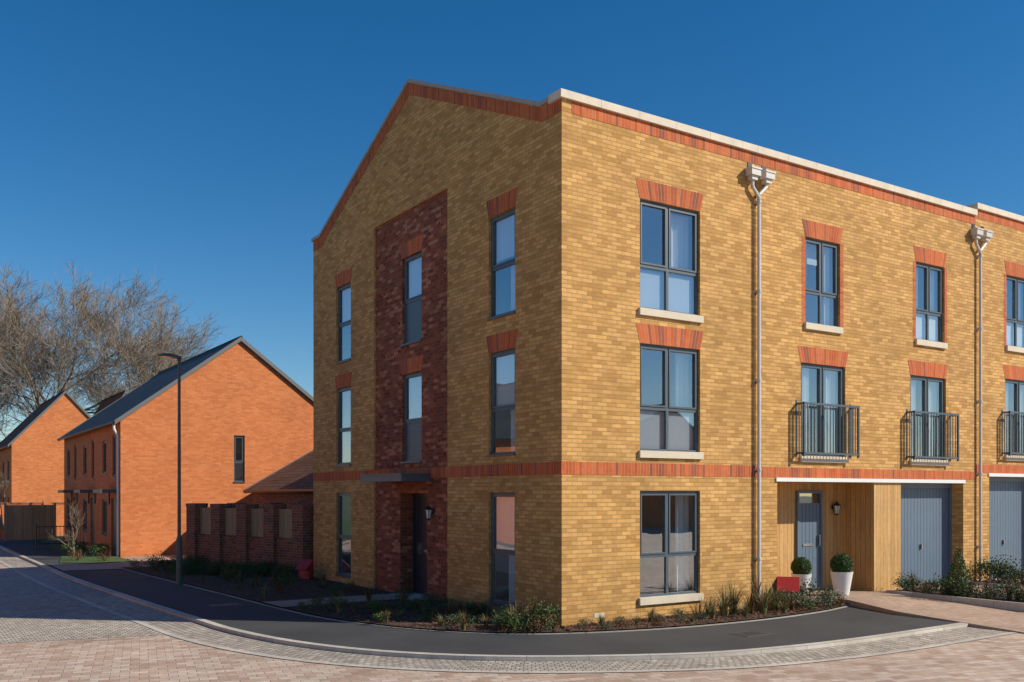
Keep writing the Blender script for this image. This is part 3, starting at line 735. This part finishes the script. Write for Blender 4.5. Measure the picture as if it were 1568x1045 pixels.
# ------------------------------------------------------------------ plants
def leafmesh(name, mat, n, rx, rz, size, seed, shell=.0, stretch=1.8, top=True, cone=False):
    r = random.Random(seed); p = Part(name, M[mat])
    lobes = [(Vector((r.uniform(-.5, .5) * rx, r.uniform(-.5, .5) * rx, r.uniform(.35, 1.0) * rz)), r.uniform(.35, .6)) for _ in range(7)]
    for _ in range(n):
        if cone:
            h = 1 - math.sqrt(r.random()); a = r.uniform(0, 6.283); rad = rx * (1 - h) * r.uniform(.8, 1.04) + .01
            c = Vector((rad * math.cos(a), rad * math.sin(a), h * rz * 2)); out = Vector((math.cos(a), math.sin(a), .5))
        elif shell:
            v = Vector((r.gauss(0, 1), r.gauss(0, 1), r.gauss(0, 1))).normalized(); k = r.uniform(shell, 1.03)
            c = Vector((v.x * rx * k, v.y * rx * k, rz + v.z * rz * k)); out = v
        else:
            lc, lr = r.choice(lobes); v = Vector((r.gauss(0, 1), r.gauss(0, 1), r.gauss(0, 1))).normalized() * (r.random() ** .4)
            c = lc + Vector((v.x * rx * lr, v.y * rx * lr, v.z * rz * lr * .9)); c.z = max(.01, c.z); out = v + Vector((0, 0, .3))
        out = (out + Vector((r.gauss(0, .5), r.gauss(0, .5), r.gauss(0, .5)))).normalized()
        u = out.cross(Vector((r.gauss(0, 1), r.gauss(0, 1), r.gauss(0, 1)))).normalized(); w = out.cross(u); s = size * r.uniform(.6, 1.2)
        d = (out * .5 + u).normalized() * s * stretch
        p.face([c, c + d * .5 + w * s * .5, c + d, c + d * .5 - w * s * .5], [(0, 0)] * 4)
    if not shell and not cone:
        for _ in range(14):
            lc, lr = r.choice(lobes); p.cyl((0, 0, 0), tuple(lc), .006, .003, n=4, caps=False)
    me = p.build(); m = me.data; bpy.data.objects.remove(me); return m
def tuftmesh(mat, n, h, spread, w, seed):
    r = random.Random(seed); p = Part('tuft', M[mat])
    for _ in range(n):
        a = r.uniform(0, 6.283); s = r.uniform(.15, 1) * spread; hh = h * r.uniform(.6, 1.1); ww = w * r.uniform(.6, 1.1)
        d = Vector((math.cos(a), math.sin(a), 0)); sd = Vector((-d.y, d.x, 0)); b = d * r.uniform(0, .05)
        i0 = len(p.v)
        for k in range(5):
            t = k / 4; c = b + d * s * t * t + Vector((0, 0, hh * (t - .35 * t * t * t * s / max(spread, .01)))); q = ww * (1 - t * .93)
            p.v += [tuple(c - sd * q), tuple(c + sd * q)]
            if k: j = i0 + 2 * k; p.f.append((j - 2, j - 1, j + 1, j)); p.uv.append([(0, 0)] * 4)
    me = p.build(); m = me.data
    bpy.data.objects.remove(me); return m
SH = [leafmesh('shrub', 'leafg', 420, .26, .2, .020, 1), leafmesh('shrub', 'leafgrey', 600, .30, .22, .018, 2), leafmesh('shrub', 'leafred', 320, .24, .2, .020, 3),
      leafmesh('shrub', 'leafg', 600, .34, .3, .022, 4), leafmesh('shrub', 'leafgrey', 350, .2, .16, .018, 5)]
TF = [tuftmesh('blade', 80, .50, .40, .011, 1), tuftmesh('blade', 65, .38, .32, .010, 2), tuftmesh('leafred', 45, .55, .28, .013, 3)]
def inst(name, me, x, y, z, s, rz=None, par=None):
    o = bpy.data.objects.new(name, me); sc.collection.objects.link(o); o.location = (x, y, z); o.rotation_euler = (0, 0, R(0, 6.28) if rz is None else rz)
    o.scale = (s, s, s * R(.85, 1.15)); 
    if par: o.parent = par
    return o
rr = random.Random(5)
for x, y, k, s in [(.25, -.35, 2, .55), (.45, -.65, 0, .75), (.8, -.75, 1, .75), (1.0, -.35, 2, .6), (1.5, -.85, 1, .7), (1.75, -.5, 2, .7), (2.05, -.75, 0, .65), (2.4, -.4, 2, .7), (2.7, -.7, 0, .75), (-.55, -.3, 0, .8)]:
    inst('shrub', SH[[4, 2, 1, 0][k]], x, y, .03, s)
for x, y, k, s in [(2.9, -.75, 0, .85), (3.15, -.4, 2, .9), (3.3, -.65, 0, 1.3), (3.55, -.95, 1, 1.0), (3.75, -.45, 0, 1.35), (3.9, -.75, 2, 1.2), (4.2, -.8, 0, 1.25), (4.4, -.45, 2, 1.3), (4.6, -.95, 1, 1.1), (4.8, -.55, 0, 1.3), (1.75, -.35, 1, .8), (.6, -.35, 1, .7), (5.0, -.8, 2, .9), (1.2, -.6, 1, .7), (-.3, -.2, 1, .8), (2.3, -.85, 1, .6)]:
    inst('ornamental_grass', TF[k], x, y, .03, s)
for x, y, k, s in [(5.0, -.4, 3, .9), (5.2, -.6, 1, 1.25), (5.6, -.75, 1, 1.1), (5.6, -.35, 0, 1.2), (5.95, -.4, 3, 1.15), (6.35, -.6, 1, 1.3), (6.65, -.4, 1, 1.1), (6.0, -.85, 4, 1.1), (5.35, -.98, 0, .8), (6.5, -.75, 2, .7)]:
    inst('shrub', SH[k], x, y, .03, s)
n_ = 0
while n_ < 115:
    q = bedpoint()
    if q.x > -.3: continue
    if q.y < .2 and rr.random() < .6: continue
    edge = q.x < -2.55 and q.y > 2
    if edge and rr.random() < .4: continue
    n_ += 1
    s = rr.uniform(.55, 1.15) * (.8 if edge else 1.0)
    if rr.random() < .38: inst('ornamental_grass', TF[rr.randrange(3)], q.x, q.y, .03, s * .95)
    else: inst('shrub', SH[rr.choice([0, 0, 3, 2, 2, 4, 1])], q.x, q.y, .03, s)
for _ in range(40):
    t = rr.random(); inst('shrub', SH[rr.choice([0, 3, 0])], -.5 - 1.9 * t + rr.uniform(-1.3, -.1), 11.6 + 5.6 * t, .03, rr.uniform(.8, 1.4))
for i in range(20):
    y = -.4 - i * .155
    inst('shrub', SH[[1, 3, 1, 0, 2, 4, 1][i % 7]], 9.15 + rr.uniform(-.2, .5), y, .15, rr.uniform(.85, 1.35))
    if rr.random() < .5: inst('ornamental_grass', TF[rr.choice([1, 2])], 9.1 + rr.uniform(0, .5), y - .1, .15, .9)
for i in range(14): inst('shrub', SH[rr.choice([0, 3, 3, 1])], 12.8 + rr.uniform(-.25, .25), -.25 - i * .165, .15, rr.uniform(1.1, 1.7))
inst('conical_conifer', leafmesh('conifer', 'leafbox', 2600, .22, .38, .018, 9, cone=True), 9.35, -1.62, .15, 1.3)
for x, y in ((-3.6, 21.4), (-4.3, 22.3), (-3.3, 24), (-3.0, 26), (-3.1, 28.5), (-4.2, 25)): inst('shrub', SH[rr.choice([0, 3, 2])], x, y, .02, rr.uniform(1.1, 1.8))
# potted topiary
ball = leafmesh('ball', 'leafbox', 5200, .225, .225, .017, 21, shell=.86)
def potted(x, y, z, s):
    B = Obj('potted_topiary', (x, y, z)); p = B.p('pot', 'potw')
    p.lathe((x, y, z), [(0, 0), (.13 * s, 0), (.15 * s, .02), (.235 * s, .5 * s), (.24 * s, .52 * s), (.215 * s, .52 * s), (.2 * s, .47 * s), (0, .47 * s)], 28)
    c = B.p('topiary_core', 'leafcore'); c.lathe((x, y, z + .68 * s), [(.2 * s * math.sin(t * math.pi / 10), -.2 * s * math.cos(t * math.pi / 10)) for t in range(11)], 16)
    B.done(smooth=('pot', 'topiary_core'))
    o = bpy.data.objects.new('topiary_ball', ball); sc.collection.objects.link(o); o.parent = B.e; o.location = (0, 0, .45 * s); o.scale = (s, s, s)
potted(7.42, -.12, hz(-.12), 1.0)
potted(6.64, .32, hz(.3), .92)

# lectern signs
def lectern(x, y, rz, z=0, s=1):
    B = Obj('lectern_sign', (0, 0, 0)); B.e.location = (x, y, z); B.e.rotation_euler = (0, 0, rz)
    b = B.p('body', 'red'); w = .21 * s
    pr = [(-.04, 0), (.08, 0), (.14, .55 * s), (.12, .57 * s), (-.16 * s, .30 * s), (-.15 * s, .26 * s), (.02, .34 * s)]
    for sx in (-w, w): b.face([(sx, q[0], q[1]) for q in pr])
    for i in range(len(pr)):
        a, c = pr[i], pr[(i + 1) % len(pr)]; b.face([(-w, a[0], a[1]), (w, a[0], a[1]), (w, c[0], c[1]), (-w, c[0], c[1])])
    B.done()
lectern(5.55, -.25, -.9, .03, 1.05); lectern(-.5, 10.9, -1.1, .05, .9)

# ------------------------------------------------------------------ bare trees
def bare_tree(name, x, y, h, seed, ch=(10, 7, 6, 5, 5), minr=.013, trunk=.5, spread=(.52, .70)):
    r = random.Random(seed); T = Obj(name, (x, y, 0)); wood = T.p('trunk_and_limbs', 'bark'); tw = T.p('twigs', 'twig'); levels = len(ch)
    def grow(pos, d, ln, rad, lv):
        n = 6 if lv < 2 else 3 if lv < levels else 2; pts = [pos]; cur = pos; dd = d.copy()
        for i in range(n):
            dd = (dd + Vector((r.gauss(0, .12), r.gauss(0, .12), r.gauss(.04, .08)))).normalized(); nx = cur + dd * ln / n
            ra, rb = max(minr, rad * (1 - .65 * i / n)), max(minr * .7, rad * (1 - .65 * (i + 1) / n))
            (wood if lv < 3 else tw).cyl(cur, nx, ra, rb, n=8 if lv == 0 else 6 if lv < 2 else 4 if lv < 3 else 3, caps=False); cur = nx; pts.append(cur)
        if lv >= levels: return
        k = ch[lv]
        for j in range(k):
            t = .28 + .72 * (j + r.random()) / k
            t = min(t, .999); i = int(t * n); q = pts[i].lerp(pts[i + 1], t * n - i)
            base = (pts[i + 1] - pts[i]).normalized(); side = base.cross(Vector((r.gauss(0, 1), r.gauss(0, 1), r.gauss(0, 1)))).normalized()
            an = r.uniform(.4, .85) if lv else r.uniform(.45, 1.15) * (1.15 - .5 * t)
            nd = (base * math.cos(an) + side * math.sin(an)); nd.z += .10; nd.normalize()
            grow(q, nd, ln * r.uniform(*spread) * ((1.15 - .35 * t) if lv == 0 else 1), rad * (1 - .55 * t) * r.uniform(.42, .6), lv + 1)
    grow(Vector((x, y, -.2)), Vector((0, 0, 1)), h * trunk, h * .02, 0)
    T.done()
bare_tree('bare_tree', .8, 73, 24.0, 4)
bare_tree('bare_tree', 8.6, 77, 22.0, 9)
bare_tree('bare_tree', -5.0, 80, 23, 14)
bare_tree('bare_tree', -4.6, 42.5, 5.6, 5, ch=(6, 5, 5), minr=.006)
bare_tree('young_tree', -4.3, 23.4, 2.6, 6, ch=(5, 4, 4), minr=.004)
me = leafmesh('hedge', 'leafg', 5000, 6, 1.4, .25, 33)
for i in range(7): inst('distant_hedge', me, -24 + i * 9, 92 + (i % 2) * 3, 0, 1.2)

# ------------------------------------------------------------------ light, sky, camera
sx, sy = .735, -.678; el = math.radians(34)
w = bpy.data.worlds.new('World'); sc.world = w; w.use_nodes = True
nt = w.node_tree; bg = nt.nodes['Background']
sky = nt.nodes.new('ShaderNodeTexSky'); sky.sky_type = 'NISHITA'; sky.sun_disc = False
sky.sun_elevation = el; sky.sun_rotation = math.atan2(sx, sy)
sky.air_density = 1.0; sky.dust_density = .1; sky.ozone_density = 4.0
hs = nt.nodes.new('ShaderNodeHueSaturation'); hs.inputs['Saturation'].default_value = 1.33
nt.links.new(sky.outputs[0], hs.inputs['Color']); nt.links.new(hs.outputs[0], bg.inputs[0]); bg.inputs[1].default_value = .104
sun = bpy.data.lights.new('sun', 'SUN'); sun.energy = 5.0; sun.angle = math.radians(.5); sun.color = (1, .93, .80)
so_ = bpy.data.objects.new('sun', sun); sc.collection.objects.link(so_)
dirv = Vector((sx * math.cos(el), sy * math.cos(el), math.sin(el)))
so_.rotation_euler = dirv.to_track_quat('Z', 'Y').to_euler(); so_.location = (20, -20, 30)

cam = bpy.data.cameras.new('camera'); co = bpy.data.objects.new('camera', cam); sc.collection.objects.link(co)
co.location = (-9.788, -13.273, 2.35); co.rotation_euler = (math.radians(90), 0, math.radians(-33.4))
cam.sensor_width = 36; cam.lens = 33.27; cam.shift_y = .1483; cam.clip_end = 3000
sc.camera = co
sc.view_settings.view_transform = 'Standard'; sc.view_settings.look = 'None'; sc.view_settings.exposure = 0
